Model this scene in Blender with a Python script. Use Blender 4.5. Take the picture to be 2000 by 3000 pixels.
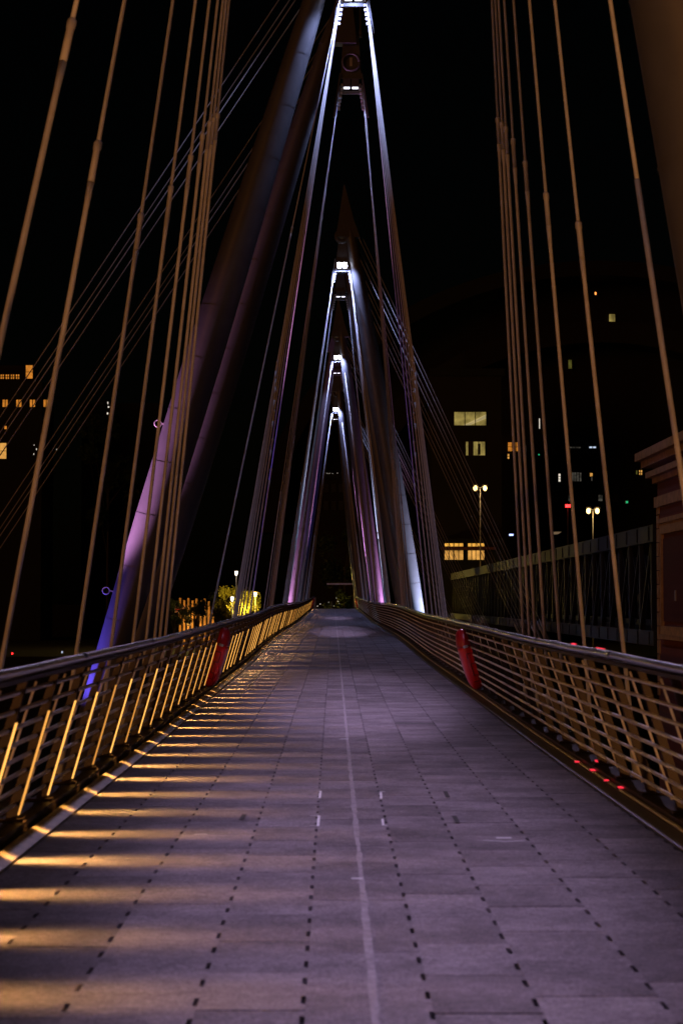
import bpy, math, random
from mathutils import Vector, Matrix, Euler
random.seed(7)
C = bpy.context.scene
for o in list(bpy.data.objects): bpy.data.objects.remove(o)
COL = C.collection

# ------------------------------------------------------------------ camera
F = 5833.0                                   # focal length in pixels of a 2000 px wide frame (70 mm on 24 mm)
HORIZ, VPX = 1765.0, 976.0
CAM = Vector((-0.156, 0.0, 1.8))
cam_d = bpy.data.cameras.new('camera'); cam = bpy.data.objects.new('camera', cam_d); COL.objects.link(cam)
cam_d.sensor_fit = 'HORIZONTAL'; cam_d.sensor_width = 24.0; cam_d.lens = 24.0*F/2000
cam_d.clip_start = 0.3; cam_d.clip_end = 6000
cam_d.dof.use_dof = True; cam_d.dof.focus_distance = 62; cam_d.dof.aperture_fstop = 3.4; cam_d.dof.aperture_blades = 9
PITCH = math.atan((HORIZ-1500)/F); YAW = math.atan((1000-VPX)/F)
cam.location = CAM; cam.rotation_euler = (math.pi/2+PITCH, 0, -YAW)
C.camera = cam
ROT = Euler((math.pi/2+PITCH, 0, -YAW)).to_matrix()

# ------------------------------------------------------------------ sky, low city glow, exposure
W = bpy.data.worlds.new('World'); C.world = W; W.use_nodes = True
nt = W.node_tree; bg = nt.nodes['Background']
sky = nt.nodes.new('ShaderNodeTexSky'); sky.sky_type = 'NISHITA'; sky.sun_disc = False
SUN_EL, SUN_AZ = math.radians(5.0), math.radians(221)      # the sodium glow of the bank behind the photographer
sky.sun_elevation = SUN_EL; sky.sun_rotation = SUN_AZ
nt.links.new(sky.outputs[0], bg.inputs[0]); bg.inputs[1].default_value = 0.0002
sd = bpy.data.lights.new('sun', 'SUN'); sun = bpy.data.objects.new('sun', sd); COL.objects.link(sun)
sd.energy = 0.21; sd.color = (1.0, 0.34, 0.085); sd.angle = math.radians(24)
_d = Vector((math.sin(SUN_AZ)*math.cos(SUN_EL), math.cos(SUN_AZ)*math.cos(SUN_EL), math.sin(SUN_EL)))
sun.rotation_euler = _d.to_track_quat('Z', 'Y').to_euler()
C.view_settings.view_transform = 'Standard'; C.view_settings.look = 'None'
C.view_settings.exposure = 0.0; C.view_settings.gamma = 1.0; C.view_settings.use_curve_mapping = False
C.render.engine = 'CYCLES'
C.cycles.use_denoising = True; C.cycles.max_bounces = 5; C.cycles.diffuse_bounces = 3; C.cycles.glossy_bounces = 3
C.cycles.use_light_tree = True; C.cycles.sample_clamp_indirect = 4.0

# ------------------------------------------------------------------ helpers
def at(px, py, y):
    "world point on the sight line through picture point (px,py) of the 2000x3000 frame, at depth y"
    v = ROT @ Vector(((px-1000)/F, (1500-py)/F, -1.0))
    return CAM + v*((y-CAM.y)/v.y)

class MB:
    def __init__(s): s.v = []; s.f = []; s.sm = []
    def add(s, vs, fs, smooth=False):
        b = len(s.v); s.v += [tuple(p) for p in vs]; s.f += [tuple(b+i for i in f) for f in fs]; s.sm += [smooth]*len(fs); return s
    def box(s, x0, x1, y0, y1, z0, z1):
        return s.add([(x0,y0,z0),(x1,y0,z0),(x1,y1,z0),(x0,y1,z0),(x0,y0,z1),(x1,y0,z1),(x1,y1,z1),(x0,y1,z1)],
              [(0,3,2,1),(4,5,6,7),(0,1,5,4),(1,2,6,5),(2,3,7,6),(3,0,4,7)])
    def bar(s, a, b, w, h=None):
        "square bar from a to b"
        h = h or w; a = Vector(a); b = Vector(b); d = (b-a).normalized()
        up = Vector((0,0,1)) if abs(d.z) < .95 else Vector((0,1,0))
        u = d.cross(up).normalized(); t = u.cross(d)
        vs = [p+u*(i*w/2)+t*(j*h/2) for p in (a,b) for i,j in ((-1,-1),(1,-1),(1,1),(-1,1))]
        return s.add(vs, [(0,3,2,1),(4,5,6,7),(0,1,5,4),(1,2,6,5),(2,3,7,6),(3,0,4,7)])
    def tube(s, pts, r, n=8, cap=True):
        pts = [Vector(p) for p in pts]; rs = r if isinstance(r, (list, tuple)) else [r]*len(pts)
        vs = []; N = len(pts); u = None
        for i, p in enumerate(pts):
            d = (pts[min(i+1,N-1)]-pts[max(i-1,0)])
            if d.length < 1e-9: d = Vector((0,0,1))
            d.normalize()
            if u is None:
                u = d.orthogonal().normalized()
            u = (u-d*u.dot(d)).normalized(); w = d.cross(u)
            vs += [p+(u*math.cos(2*math.pi*k/n)+w*math.sin(2*math.pi*k/n))*rs[i] for k in range(n)]
        fs = [(i*n+k, i*n+(k+1)%n, (i+1)*n+(k+1)%n, (i+1)*n+k) for i in range(N-1) for k in range(n)]
        s.add(vs, fs, True)
        if cap:
            b = len(s.v)-len(vs); s.f += [tuple(b+k for k in reversed(range(n))), tuple(b+(N-1)*n+k for k in range(n))]; s.sm += [False]*2
        return s
    def prism(s, poly, f):
        "poly list of 2-D points; f(u,v,side) -> 3-D"
        n = len(poly)
        return s.add([f(u,v,0) for u,v in poly]+[f(u,v,1) for u,v in poly],
              [tuple(reversed(range(n))), tuple(range(n,2*n))]+[(i,(i+1)%n,n+(i+1)%n,n+i) for i in range(n)])
    def ring(s, c, R, r, axis='Y', n=24, m=6, a0=0, a1=2*math.pi):
        pts = []
        for i in range(n+1):
            a = a0+(a1-a0)*i/n
            pts.append(Vector(c)+{'Y':Vector((math.cos(a)*R,0,math.sin(a)*R)),'X':Vector((0,math.cos(a)*R,math.sin(a)*R)),'Z':Vector((math.cos(a)*R,math.sin(a)*R,0))}[axis])
        return s.tube(pts, r, m)
    def build(s, name, m, parent=None):
        me = bpy.data.meshes.new(name); me.from_pydata(s.v, [], s.f); me.polygons.foreach_set('use_smooth', s.sm)
        if m: me.materials.append(m)
        me.update(); o = bpy.data.objects.new(name, me); COL.objects.link(o)
        if parent: o.parent = parent
        return o
def link(name, me, parent=None, loc=(0,0,0), rot=(0,0,0)):
    o = bpy.data.objects.new(name, me); COL.objects.link(o); o.location = loc; o.rotation_euler = rot
    if parent: o.parent = parent
    return o
def thing(name, label, cat, group=None, loc=(0,0,0)):
    o = bpy.data.objects.new(name, None); COL.objects.link(o); o.location = loc; o.empty_display_size = .3
    o['label'] = label; o['category'] = cat
    if group: o['group'] = group
    return o
def tag(o, label, cat, group=None):
    o['label'] = label; o['category'] = cat
    if group: o['group'] = group
    return o
def struct(o): o['kind'] = 'structure'; return o
def stuff(o): o['kind'] = 'stuff'; return o

def mat(name, col, rough=.6, metal=0., noise=0., scale=8., col2=None, bump=0., bscale=60., emit=0., ecol=None, coord='Object', spec=.5, coat=0., per=0., grain=0.):
    m = bpy.data.materials.new(name); m.use_nodes = True; n = m.node_tree.nodes; l = m.node_tree.links
    b = n['Principled BSDF']; b.inputs['Roughness'].default_value = rough; b.inputs['Metallic'].default_value = metal
    b.inputs['Specular IOR Level'].default_value = spec; b.inputs['Coat Weight'].default_value = coat
    b.inputs['Base Color'].default_value = (*col, 1)
    tc = n.new('ShaderNodeTexCoord')
    if noise or col2:
        t = n.new('ShaderNodeTexNoise'); t.inputs['Scale'].default_value = scale; t.inputs['Detail'].default_value = 8; t.inputs['Roughness'].default_value = .62
        vec = tc.outputs[coord]
        if grain:
            of = n.new('ShaderNodeObjectInfo'); ad = n.new('ShaderNodeVectorMath'); ad.operation = 'ADD'
            l.new(vec, ad.inputs[0]); mu = n.new('ShaderNodeMath'); mu.operation = 'MULTIPLY'; mu.inputs[1].default_value = 37.0
            l.new(of.outputs['Random'], mu.inputs[0]); l.new(mu.outputs[0], ad.inputs[1]); vec = ad.outputs[0]
        l.new(vec, t.inputs['Vector'])
        r = n.new('ShaderNodeValToRGB'); r.color_ramp.elements[0].position = .32; r.color_ramp.elements[1].position = .68
        c2 = col2 or tuple(c*(1-noise) for c in col)
        r.color_ramp.elements[0].color = (*c2, 1); r.color_ramp.elements[1].color = (*[min(1,c*(1+noise*.6)) for c in col], 1)
        l.new(t.outputs['Fac'], r.inputs['Fac']); src = r.outputs['Color']
        if per:
            oi = n.new('ShaderNodeObjectInfo'); mr = n.new('ShaderNodeMapRange'); l.new(oi.outputs['Random'], mr.inputs['Value'])
            mr.inputs['To Min'].default_value = 1-per; mr.inputs['To Max'].default_value = 1+per
            hv = n.new('ShaderNodeHueSaturation'); l.new(mr.outputs[0], hv.inputs['Value']); l.new(src, hv.inputs['Color']); src = hv.outputs['Color']
        if grain:
            for sc, lo, hi in ((70, 1-grain, 1+grain), (17, 1-grain*.45, 1+grain*.45)):
                t3 = n.new('ShaderNodeTexNoise'); t3.inputs['Scale'].default_value = sc; t3.inputs['Detail'].default_value = 4; t3.inputs['Roughness'].default_value = .75; l.new(vec, t3.inputs['Vector'])
                m3 = n.new('ShaderNodeMapRange'); m3.inputs['From Min'].default_value = .3; m3.inputs['From Max'].default_value = .7; m3.inputs['To Min'].default_value = lo; m3.inputs['To Max'].default_value = hi; l.new(t3.outputs['Fac'], m3.inputs['Value'])
                x3 = n.new('ShaderNodeMix'); x3.data_type = 'RGBA'; x3.blend_type = 'MULTIPLY'; x3.inputs['Factor'].default_value = 1; l.new(src, x3.inputs[6]); l.new(m3.outputs[0], x3.inputs[7]); src = x3.outputs[2]
        l.new(src, b.inputs['Base Color'])
    if bump:
        t2 = n.new('ShaderNodeTexNoise'); t2.inputs['Scale'].default_value = bscale; t2.inputs['Detail'].default_value = 5
        l.new(tc.outputs[coord], t2.inputs['Vector'])
        bp = n.new('ShaderNodeBump'); bp.inputs['Strength'].default_value = bump; bp.inputs['Distance'].default_value = .01
        l.new(t2.outputs['Fac'], bp.inputs['Height']); l.new(bp.outputs['Normal'], b.inputs['Normal'])
    if emit:
        b.inputs['Emission Color'].default_value = (*(ecol or col), 1); b.inputs['Emission Strength'].default_value = emit
    return m
def glow(name, col, strength, vary=0., scale=3., base=(.05,.05,.05)):
    "a pane or lens that gives off light; vary = curtains and room contents seen through it"
    m = bpy.data.materials.new(name); m.use_nodes = True; n = m.node_tree.nodes; l = m.node_tree.links
    b = n['Principled BSDF']; b.inputs['Base Color'].default_value = (*base,1); b.inputs['Roughness'].default_value = .2
    b.inputs['Emission Color'].default_value = (*col,1); b.inputs['Emission Strength'].default_value = strength
    if vary:
        tc = n.new('ShaderNodeTexCoord'); t = n.new('ShaderNodeTexNoise'); t.inputs['Scale'].default_value = scale; t.inputs['Detail'].default_value = 3
        mr = n.new('ShaderNodeMapRange'); mr.inputs['From Min'].default_value = .3; mr.inputs['From Max'].default_value = .7
        mr.inputs['To Min'].default_value = strength*(1-vary); mr.inputs['To Max'].default_value = strength*(1+vary*.5)
        l.new(tc.outputs['Object'], t.inputs['Vector']); l.new(t.outputs['Fac'], mr.inputs['Value']); l.new(mr.outputs[0], b.inputs['Emission Strength'])
    return m

M = dict(
 slab = mat('deck_slab', (.25,.225,.245), .95, 0, .42, 1.3, spec=.2, bump=.6, bscale=110, per=.13, grain=.62),
 base = mat('deck_base', (.03,.03,.03), .9),
 steel = mat('painted_steel', (.105,.104,.108), .42, 0, .12, 2.0),
 cable = mat('cable_coating', (.55,.53,.52), .5, 0, .15, 6.0),
 coupler = mat('coupler_steel', (.5,.48,.47), .6, .15, .1, 9),
 darksteel = mat('dark_steel', (.10,.095,.09), .5, .3, .2, 6),
 bronze = mat('weathered_bronze_plate', (.042,.025,.014), .5, .2, .3, 7),
 rod = mat('stainless_rod', (.80,.74,.66), .45, 0, .15, 10),
 rail = mat('stainless_handrail', (.62,.63,.66), .2, .95, .1, 8, bump=.1, bscale=30),
 kerb = mat('kerb_metal', (.27,.21,.14), .55, .1, .45, 5, bump=.3, bscale=25),
 red = mat('red_plastic', (.88,.02,.012), .3, 0, .2, 4, coat=.6),
 reddark = mat('red_plastic_cap', (.42,.012,.016), .35, 0, .2, 5, coat=.3),
 white = mat('white_paint', (.75,.75,.78), .6, 0, .3, 20),
 strip = glow('led_strip', (1.0,.45,.09), 1.7),
 strip2 = glow('led_strip_worn', (1.0,.43,.08), 1.15), strip3 = glow('led_strip_dim', (1.0,.40,.07), .8),
 lamp = glow('flood_lens', (.80,.82,1.0), 60),
 dimlamp = glow('flood_lens_edge', (.85,.86,1.0), 3.0),
)

# ------------------------------------------------------------------ deck profile
ZT = [(-40,0),(0,0),(24,0.0),(34,.05),(44,.10),(56,.16),(73,.33),(90,.41),(110,.43),(127,.47),(150,.60),(175,.76),(200,.94),(226,1.10),(300,1.1)]
def zf(y):
    for i in range(len(ZT)-1):
        a, b = ZT[i], ZT[i+1]
        if y <= b[0]:
            p = ZT[max(0,i-1)]; q = ZT[min(len(ZT)-1,i+2)]
            m0 = (b[1]-p[1])/(b[0]-p[0]); m1 = (q[1]-a[1])/(q[0]-a[0]); h = b[0]-a[0]; t = (y-a[0])/h
            return (2*t**3-3*t*t+1)*a[1]+(t**3-2*t*t+t)*h*m0+(-2*t**3+3*t*t)*b[1]+(t**3-t*t)*h*m1
    return ZT[-1][1]
Y0, Y1 = -6.0, 224.0
YS = []
y = Y0
while y < Y1: YS.append(y); y += 2.0
YS.append(Y1)
def sweep(mb, prof, ys=YS, sgn=1):
    "closed (x,z) profile carried along the bridge, z above the deck"
    n = len(prof); vs = [(sgn*x, yy, zf(yy)+z) for yy in ys for x,z in prof]
    fs = [(i*n+k, i*n+(k+1)%n, (i+1)*n+(k+1)%n, (i+1)*n+k) for i in range(len(ys)-1) for k in range(n)]
    fs += [tuple(reversed(range(n))), tuple((len(ys)-1)*n+k for k in range(n))]
    if sgn < 0: fs = [tuple(reversed(f)) for f in fs]
    mb.add(vs, fs); return mb

# ------------------------------------------------------------------ river, banks
g = MB().box(-3000,3000,-800,232,-9.3,-9.0).build('river', mat('river_water', (.010,.013,.017), .12, 0, bump=.35, bscale=.6, spec=.5)); struct(g)
g = MB().box(-3000,3000,232,5500,-9.6,-4.5).build('embankment_ground', mat('embankment_paving', (.014,.014,.014), .9, 0, .3, .3)); struct(g)
g = MB().box(-3000,3000,-1500,14,-9.3,-8.2).build('near_bank', mat('near_bank_paving', (.014,.014,.014), .9, 0, .3, .3)); struct(g)

# ------------------------------------------------------------------ bridge deck and paving
deck = MB(); sweep(deck, [(-2.95,-.06),(-2.95,-.32),(-2.2,-.75),(2.2,-.75),(2.95,-.32),(2.95,-.06)]); deck = struct(deck.build('bridge_deck', M['base']))
EDG = [-2.36,-1.86,-1.335,-.765,-.28,.288,.765,1.335,1.86,2.36]
SL, NOT, PER = .90, .17, .45
def slab_mesh(x0, x1, length, notch=True):
    w = x1-x0-.0006; h = w/2; L = length/2
    poly = []
    def edge(sx, ys, dirn):
        pts = []
        for yc in ys:
            a, b = yc-dirn*NOT/2, yc+dirn*NOT/2
            pts += [(sx*h,a),(sx*(h-.022),a),(sx*(h-.022),b),(sx*h,b)]
        return pts
    n = int(round(length/PER)); cs = [-length/2+PER*(i+.5) for i in range(n)]
    poly = [(h,-L)]+(edge(1,cs,1) if notch else [])+[(h,L),(-h,L),(-h,-L)]
    mb = MB(); k = len(poly)
    mb.add([(u,v,0) for u,v in poly]+[(u,v,-.045) for u,v in poly], [tuple(range(k))]+[(i,k+i,k+(i+1)%k,(i+1)%k) for i in range(k)])
    me = bpy.data.meshes.new('paving_slab'); me.from_pydata(mb.v,[],mb.f); me.materials.append(M['slab']); me.update(); return me
rnd = random.Random(3); OFFC = [.0,.52,.2,.7,.35,.62,.1,.45,.81]
for c in range(9):
    x0, x1 = EDG[c], EDG[c+1]
    me = slab_mesh(x0, x1, SL-.006); me2 = slab_mesh(x0, x1, SL-.024)
    off = OFFC[c]
    for r in range(33):
        yc = 7.3+off+r*SL+SL/2
        o = link('paving_slab', me2 if rnd.random()<.3 else me, deck, ((x0+x1)/2, yc, zf(yc)+rnd.uniform(-.0012,.0012)))
        o.rotation_euler = (math.atan((zf(yc+.5)-zf(yc-.5))), 0, 0)
far = [MB() for _ in range(5)]
for c in range(9):
    x0, x1 = EDG[c], EDG[c+1]; off = OFFC[c]
    yy = 7.3+off+33*SL
    while yy < Y1-.5:
        ye = min(yy+SL, Y1); za, zb = zf(yy), zf(ye); g = rnd.choice((.008,.010,.024)); j = rnd.uniform(-.001,.001); e = .0045
        rnd.choice(far).add([(x0+e,yy+g,za+j),(x1-e,yy+g,za+j),(x1-e,ye,zb+j),(x0+e,ye,zb+j),(x0+e,yy+g,za-.05),(x1-e,yy+g,za-.05),(x1-e,ye,zb-.05),(x0+e,ye,zb-.05)],
            [(0,1,2,3),(0,4,5,1),(1,5,6,2),(2,6,7,3),(3,7,4,0)]); yy += SL
    yy = 7.3+off
    while yy > Y0+.5:
        ye = yy-SL
        far[0].box(x0+.003,x1-.003,ye+.006,yy-.003,-.05,0); yy = ye
for f_ in far: stuff(f_.build('paving_slab_field', M['slab'], deck))
# painted survey marks, scuffs and the pale worn line down the middle
def mark(pts, w):
    mb = MB()
    for a, b in zip(pts, pts[1:]):
        A = Vector((*a,0)); B = Vector((*b,0)); d = (B-A).normalized(); nrm = Vector((-d.y,d.x,0))*w/2
        e = d*(w/2); q = [A-e-nrm, B+e-nrm, B+e+nrm, A-e+nrm]
        mb.add([(p.x,p.y,zf(p.y)+.0045) for p in q], [(0,1,2,3)])
    return mb
def gp(px, py):
    "deck point seen at a picture point"
    v = (at(px,py,10)-CAM); t = -CAM.z/v.z; return (CAM.x+v.x*t, CAM.y+v.y*t)
for pts, w in (
    ([gp(912,2390),gp(934,2390),gp(931,2420),gp(910,2420)], .022),
    ([gp(939,2318),gp(936,2338)], .02), ([gp(1114,2320),gp(1124,2320)], .03), ([gp(1115,2322),gp(1116,2340)], .022),
    ([gp(1120,2400),gp(1122,2418),gp(1132,2419)], .02),
    ([gp(1000,2168),gp(1014,2168)], .06), ([gp(1040,2574),gp(1051,2574)], .05), ([gp(575,2445),gp(600,2444)], .03),
    ([gp(1420,2462),gp(1478,2466),gp(1532,2463)], .022), ([gp(1466,2455),gp(1484,2455)], .07),
    ):
    mark(pts, w).build('paint_mark', M['white'], deck)
cl = MB(); xs = []; ya = 7.4
while ya < 222:
    xs.append((ya, .028+rnd.uniform(-.004,.004), .020*rnd.uniform(.6,1.25))); ya += rnd.uniform(.12,.35) if ya < 60 else 1.2
for (ya,x,w),(yb,x2,w2) in zip(xs, xs[1:]):
    cl.add([(x-w,ya,zf(ya)+.004),(x+w,ya,zf(ya)+.004),(x2+w2,yb,zf(yb)+.004),(x2-w2,yb,zf(yb)+.004)], [(0,1,2,3)])
cl.build('worn_centre_line', mat('worn_line', (.34,.31,.335), .8, 0, .35, 9, bump=.4, bscale=90, grain=.4), deck)
hatch = MB()
for a in ((730,2318,746,2316),(706,2405,716,2388),(1303,2320,1312,2338),(1329,2392,1340,2412)):
    A = gp(a[0],a[1]); B = gp(a[2],a[3]); hatch.add([(A[0]-.02,A[1],.0048),(A[0]+.02,A[1],.0048),(B[0]+.02,B[1],.0048),(B[0]-.02,B[1],.0048)], [(0,1,2,3)])
hatch.build('lifting_slot', M['base'], deck)
# outriggers that carry the stay ends
def outrigger(y, sg):
    z = zf(y); mb = MB()
    mb.prism([(2.9*1,z-.10),(3.22,z-.02),(3.22,z-.16),(2.9,z-.42)], lambda u,v,s: (sg*u, y-.05+.1*s, v)); mb.build('outrigger', M['steel'], deck)

# ------------------------------------------------------------------ parapets
XB, ZB, XT, ZTOP = 2.66, .12, 2.31, 1.30
def px_(z): return XB+(XT-XB)*(z-ZB)/(ZTOP-ZB)
def parapet(sg, label):
    t = thing('parapet', label, 'railing', 'parapets along the bridge deck')
    # post: two thin inclined plates with a foot, edge-on to the walkway
    mb = MB()
    for dy in (-.035, .035):
        mb.prism([(px_(.12)-.04,.12),(px_(.12)+.045,.12),(px_(1.25)+.03,1.25),(px_(1.25)-.03,1.25)], lambda u,v,s,dy=dy: (sg*u, dy-.006+.012*s, v))
    mb.box(min(sg*(px_(.1)-.10),sg*(px_(.1)+.15)), max(sg*(px_(.1)-.10),sg*(px_(.1)+.15)), -.07, .07, .105, .125)
    pm = mb.build('post', M['bronze'], t); meshes = pm.data; COL.objects.unlink(pm); bpy.data.objects.remove(pm)
    sb = MB(); a0, a1 = .15, .96
    sb.prism([(px_(a0)-.052,a0),(px_(a0)-.034,a0),(px_(a1)-.028,a1),(px_(a1)-.044,a1)], lambda u,v,s: (sg*u, -.011+.022*s, v))
    so = sb.build('light_strip', M['strip'], t); sme = so.data; smes = [sme, sme.copy(), sme.copy()]; smes[1].materials[0] = M['strip2']; smes[2].materials[0] = M['strip3']; COL.objects.unlink(so); bpy.data.objects.remove(so)
    bb = MB(); bb.tube([(sg*(px_(.14)+.05),0,.14),(sg*(px_(1.22)+.02),0,1.22)], .011, 6)
    bo = bb.build('baluster', M['rod'], t); bme = bo.data; COL.objects.unlink(bo); bpy.data.objects.remove(bo)
    y = 4.0+ (.41 if sg < 0 else .9); k = 0
    while y < Y1-.3:
        p = link('post', meshes, t, (0,y,zf(y)))
        lit = sg < 0 and (y < 44 or (y < 82 and k%2==0) or (y < 125 and k%3==0) or k%5==0)
        if lit: link('light_strip', rnd.choice(smes), p)
        if y+.8 < Y1-.2 and abs(y+.8-(38.81 if sg<0 else 37.7)) > .3: link('baluster', bme, t, (0,y+.8,zf(y+.8)))
        if lit and y > 6:
            ld = bpy.data.lights.new('post_light', 'SPOT'); ld.energy = rnd.uniform(.7,1.2)*115*(1.5 if y > 44 else 1); ld.color = (1.0,.50,.135); ld.spot_size = math.radians(150); ld.spot_blend = .85; ld.shadow_soft_size = .02
            lo = bpy.data.objects.new('post_light', ld); COL.objects.link(lo)
            zl = .53; P = Vector((sg*(px_(zl)-.10), y, zf(y)+zl))
            d = Vector((-sg*math.cos(.80), 0, -math.sin(.80))); Z = -d; X = Vector((0,1,0)); Yv = Z.cross(X)
            mx = Matrix((X,Yv,Z)).transposed().to_4x4(); mx = Matrix.Translation(P) @ mx @ Matrix.Diagonal((.175 if y < 26 else .125,1,1,1))
            lo.matrix_world = mx
        y += 1.6; k += 1
    for i in range(8):
        z = .235+i*.134; x = px_(z)-(.038 if sg > 0 else -.004)
        yc = 38.81 if sg < 0 else 37.7
        for ys in ([4+3.2*j for j in range(11)]+[yc-.8], [yc+.8]+[yc+3.2*j for j in range(1,58)]):
            MB().tube([(sg*x,yy,zf(yy)+z) for yy in ys], .0165, 6).build('rail_rod', M['rod'], t)
    mb = MB(); hr = [3+1.6*j for j in range(139)]
    mb.tube([(sg*XT, yy, zf(yy)+1.335+rnd.uniform(-.006,.006)*(1 if yy<60 else .5)) for yy in hr], .036, 10); hd = mb.build('handrail', M['rail'], t)
    cm = MB(); cm.tube([(0,-.06,0),(0,.06,0)], .043, 10); co = cm.build('joint_sleeve', M['rail']); cme = co.data; COL.objects.unlink(co); bpy.data.objects.remove(co)
    yy = 4+(.41 if sg<0 else .9)+6.4
    while yy < Y1: link('joint_sleeve', cme, hd, (sg*XT, yy, zf(yy)+1.335)); yy += 6.4
    mb = MB(); sweep(mb, [(XT-.03,1.255),(XT+.06,1.255),(XT+.06,1.285),(XT-.03,1.285)], sgn=sg); mb.build('top_bar', M['bronze'], t)
    # kerb assembly: sloping edge plate, gutter, bottom beam
    mb = MB(); sweep(mb, [(2.365,-.05),(2.50,-.05),(2.50,.055),(2.48,.055),(2.375,.012)], sgn=sg); mb.build('edge_plate', M['kerb'] if sg < 0 else M['darksteel'], t)
    if sg > 0: mb = MB(); sweep(mb, [(2.505,-.05),(2.53,-.05),(2.53,.07),(2.505,.07)], sgn=sg); mb.build('gutter_rail', M['rod'], t)
    mb = MB(); sweep(mb, [(2.55,-.06),(2.78,-.06),(2.78,.10),(2.55,.10)], sgn=sg); mb.build('bottom_beam', M['bronze'], t)
    return t
parL = parapet(-1, 'inclined steel parapet on the walkway side lit by golden light strips on every post')
parR = parapet(1, 'inclined steel parapet facing the railway bridge, unlit, with bare brown posts')

# ------------------------------------------------------------------ lifebuoy cases
def lifebuoy_case(px, py, y, sg, label, squash=1.0, detail=True):
    zc = .66; base = (sg*(px_(zc)-.09), y, zf(y)+zc)
    t = thing('lifebuoy_case', label, 'lifebuoy case', 'red lifebuoy cases on the parapets', base)
    lean = math.atan((XB-XT)/(ZTOP-ZB))
    def sh(z0, z1, k):
        mb = MB(); n = 20; rows = []
        L = .60; NN = 14
        for i in range(NN+1):
            z = z0+(z1-z0)*i/NN
            e = max(0., 1-abs(z/L)**3.2)**(1/2.4)
            rows.append((z,e))
        vs = []
        for z,e in rows:
            for j in range(n):
                a = 2*math.pi*j/n; ca, sa = math.cos(a), math.sin(a)
                x = .17*k*e*math.copysign(abs(ca)**.75, ca); yy = .30*k*e*math.copysign(abs(sa)**.75, sa)
                vs.append((x, yy, z))
        fs = [(i*n+j, i*n+(j+1)%n, (i+1)*n+(j+1)%n, (i+1)*n+j) for i in range(NN) for j in range(n)]
        mb.add(vs, fs, True); b = len(mb.v)-len(vs)
        mb.f += [tuple(b+j for j in reversed(range(n))), tuple(b+NN*n+j for j in range(n))]; mb.sm += [False]*2
        return mb
    e = bpy.data.objects
    sh_o = sh(-.598,.26,1).build('shell', M['red'], t); cap = sh(.262,.598,1.03).build('lid', M['reddark'], t)
    parts = [sh_o, cap]
    if detail:
        mb = MB(); mb.ring((0,0,.262), 1, .012, 'Z', 24, 6)
        mb.v = [(x*.158 if True else x, yy*.305, z) for x,yy,z in mb.v]
        mb2 = MB()
        pts = [(.158*math.cos(2*math.pi*i/28), .306*math.sin(2*math.pi*i/28), .262) for i in range(29)]
        mb2.tube(pts, .012, 6); parts.append(mb2.build('seam', M['darksteel'], t))
        mb = MB().box(-sg*.02-.045, -sg*.02+.045, -.335, -.29, .235, .285); parts.append(mb.build('latch', M['coupler'], t))
        # moulded raised outline on the end that faces along the deck
        mb = MB(); path = [(-.06,-.42),(.05,-.42),(.05,-.30),(-.02,-.30),(-.02,-.08),(.06,-.08),(.06,.12),(-.05,.12),(-.05,.0)]
        def surf(u, z):
            ee = max(0.,1-abs(z/.6)**3.2)**(1/2.4); c = min(1,abs(u)/(.155*ee)); s_ = max(0.,1-c**(2/.75*1.0))**(.375)
            return (u, -.30*ee*s_-.004, z)
        dense = []
        for (a,b),(c,d) in zip(path, path[1:]):
            for q in range(5): dense.append(surf(a+(c-a)*q/5, b+(d-b)*q/5))
        mb.tube(dense, .011, 5); parts.append(mb.build('moulded_ridge', M['reddark'], t))
        MB().tube([(sg*.14,-.12,-.3),(sg*.26,-.12,-.3)], .02, 6).build('bracket', M['darksteel'], t); MB().tube([(sg*.14,.12,.3),(sg*.22,.12,.3)], .02, 6).build('bracket', M['darksteel'], t)
    t.rotation_euler = (0, -lean*sg, 0)
    return t
lifebuoy_case(0,0,38.75,-1,'red lifebuoy case on the parapet with golden light strips, nearer one of the two there')
lifebuoy_case(0,0,37.6, 1,'red lifebuoy case on the unlit parapet near the railway bridge, large with pale scuffs')
lifebuoy_case(0,0,214,-1,'tiny red lifebuoy case at the far end of the lit parapet by the last post', detail=False)
lifebuoy_case(0,0,214, 1,'tiny red lifebuoy case at the far end of the unlit parapet by the green bush', detail=False)

# ------------------------------------------------------------------ pylons and stays
OFFS = [.9,4.5,7.4,9.5,11.0,12.0,13.1]
def lathe_along(mb, A, B, prof, n=20):
    "prof: (t along A->B in metres of height fraction, radius)"
    A = Vector(A); B = Vector(B); mb.tube([A+(B-A)*t for t,_ in prof], [r for _,r in prof], n)
def spot(name, P, T, energy, col, ang, blend=.6, sx=1., size=.15):
    d = bpy.data.lights.new(name, 'SPOT'); d.energy = energy; d.color = col; d.spot_size = math.radians(ang); d.spot_blend = blend; d.shadow_soft_size = size
    o = bpy.data.objects.new(name, d); COL.objects.link(o); P = Vector(P); Z = (P-Vector(T)).normalized()
    X = Vector((1,0,0)); X = (X-Z*X.dot(Z)).normalized(); Yv = Z.cross(X)
    o.matrix_world = Matrix.Translation(P) @ Matrix((X,Yv,Z)).transposed().to_4x4() @ Matrix.Diagonal((sx,1,1,1)); return o
def point(name, P, energy, col, size=.2):
    d = bpy.data.lights.new(name, 'POINT'); d.energy = energy; d.color = col; d.shadow_soft_size = size
    o = bpy.data.objects.new(name, d); COL.objects.link(o); o.location = P; return o
HTIP = 27.0
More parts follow.
